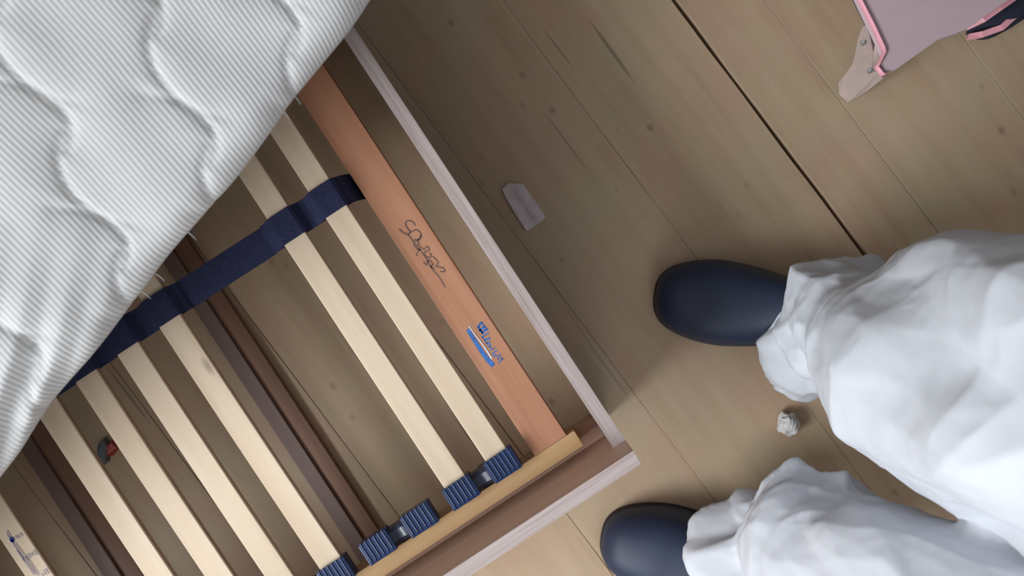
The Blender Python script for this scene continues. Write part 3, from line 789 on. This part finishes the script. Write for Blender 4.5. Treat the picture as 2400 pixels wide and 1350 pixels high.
# navy bag with pink straps leaning behind the table's lower side
bag = empty('bag', W(2330, 45, 0)); BO = bag.location.copy()
tag(bag, 'dark navy cloth bag with pink straps beside the pink toy table', 'bag')
def pillow(name, px_c, lx, ly, h, rot, mat, parent, o, z0=0.0, seed=1):
    bm = bmesh.new(); bmesh.ops.create_icosphere(bm, subdivisions=4, radius=1)
    c = W(*px_c, 0)
    for v in bm.verts:
        p = v.co; x = math.copysign(abs(p.x) ** .7, p.x) * lx; y = math.copysign(abs(p.y) ** .7, p.y) * ly; z = (p.z + 1) / 2 * h
        nn_ = noise.noise(Vector((p.x * 2, p.y * 2, p.z * 2 + seed))) * .12
        x *= 1 + nn_; y *= 1 + nn_
        v.co = Vector((c.x - o.x + x * math.cos(rot) - y * math.sin(rot), c.y - o.y + x * math.sin(rot) + y * math.cos(rot), z0 + z))
    return link(name, finish(bm, name, True), parent, [mat])
pillow('pouch', (2395, -5), .125, .026, .09, math.radians(35), MAT['navy_cloth'], bag, BO)
def strap_path(name, pts, w, mat):
    bm = bmesh.new(); P = [W(a, b, z) - BO for a, b, z in pts]; rr = []
    for i, p in enumerate(P):
        d = (P[min(i + 1, len(P) - 1)] - P[max(i - 1, 0)]).normalized(); q = Vector((-d.y, d.x, 0)).normalized()
        rr.append([p + q * w, p + q * w + Vector((0, 0, .004)), p - q * w + Vector((0, 0, .004)), p - q * w])
    loft(bm, rr); link(name, finish(bm, name), bag, [mat])
strap_path('strap', [(2266, 88, .05), (2300, 82, .07), (2345, 66, .075), (2385, 30, .075), (2420, -14, .07), (2470, -60, .06)], .0045, MAT['pink_rim'])
strap_path('strap', [(2262, 62, .11), (2300, 44, .125), (2340, 16, .13), (2380, -12, .13), (2440, -60, .12)], .0065, MAT['pink_rim'])

# ------------------------------------------------------------------ litter on the floor
def paper_scrap():
    pts = [(1177, 443), (1192, 430), (1209, 431), (1225, 432), (1235, 446), (1247, 463), (1263, 485), (1278, 508), (1270, 519), (1252, 532), (1234, 543), (1220, 521), (1206, 500), (1196, 482), (1184, 462)]
    o = empty('paper', (0, 0, 0)); c = W(1228, 486, 0); bpy.data.objects.remove(o)
    bm = bmesh.new()
    ring = [W(a, b, 0) - c for a, b in pts]
    levels = [1.0, .72, .42, .15]
    T, B = [], []
    for s in levels:
        r = []
        for p in ring:
            q = p * s; x = (q.x * .55 - q.y * .83); y = (q.x * .83 + q.y * .55)
            h = .0045 + .0035 * abs(y) / .02 + .0035 * math.sin(y * 260) * .5 + .002 * noise.noise(Vector((q.x * 60, q.y * 60, 1)))
            r.append(bm.verts.new((q.x, q.y, max(.0012, h * (1.0 if s < 1 else .75)))))
        T.append(r)
    n = len(ring)
    for a, b in zip(T, T[1:]):
        for i in range(n): bm.faces.new((a[i], a[(i + 1) % n], b[(i + 1) % n], b[i]))
    bm.faces.new(T[-1])
    g = [bm.verts.new((p.x * .97, p.y * .97, 0.0)) for p in ring]
    for i in range(n): bm.faces.new((g[i], g[(i + 1) % n], T[0][(i + 1) % n], T[0][i]))
    bm.faces.new(g[::-1])
    o = link('paper_scrap', finish(bm, 'paper_scrap'), None, [MAT['paper']]); o.location = c
    tag(o, 'creased lilac-white paper scrap on the floor beside the bed', 'paper')
paper_scrap()
def tissue():
    bm = bmesh.new(); bmesh.ops.create_icosphere(bm, subdivisions=5, radius=1); r = .0175
    rg = np.random.RandomState(11); K = [(rg.normal(size=3), rg.rand()) for _ in range(6)]
    for v in bm.verts:
        p = np.array(v.co); d = 0
        for k, ph in K: d += .07 * float(tri(np.array([p @ (k / np.linalg.norm(k)) * 1.1 + ph]))[0])
        d += .13 * abs(noise.noise(Vector((p[0] * 3.5, p[1] * 1.6, p[2] * 2)))) * -1.5
        v.co = v.co * (1 + d) * r; v.co.z *= .75
    zmin = min(v.co.z for v in bm.verts)
    for v in bm.verts: v.co.z -= zmin
    o = link('crumpled_tissue', finish(bm, 'crumpled_tissue', True), None, [MAT['tissue']]); o.location = W(1847, 994, .012); o.location.z = 0
    tag(o, 'small crumpled grey-white tissue ball on the floor between the boots', 'tissue')
tissue()
def wrapper():
    root = empty('wrapper', W(250, 1062, 0)); O = root.location.copy()
    tag(root, 'small grey and red wrapper on the floor under the slats', 'wrapper')
    for nm, pts, mat in (('grey_foil', [(232, 1038), (250, 1022), (262, 1040), (258, 1080), (240, 1094), (234, 1068)], 'wrap_grey'), ('red_foil', [(250, 1048), (268, 1030), (284, 1046), (270, 1066), (254, 1070)], 'wrap_red')):
        bm = bmesh.new(); P = [W(a, b, 0) - O for a, b in pts]; c = sum(P, Vector()) / len(P)
        lo = [bm.verts.new((p.x, p.y, .0005 if mat == 'wrap_grey' else .004)) for p in P]
        hi = [bm.verts.new((c.x + (p.x - c.x) * .8, c.y + (p.y - c.y) * .8, .008 + .004 * (i % 2))) for i, p in enumerate(P)]
        n = len(P); bm.faces.new(lo[::-1]); bm.faces.new(hi)
        for i in range(n): bm.faces.new((lo[i], lo[(i + 1) % n], hi[(i + 1) % n], hi[i]))
        link(nm, finish(bm, nm), root, [MAT[mat]])
wrapper()
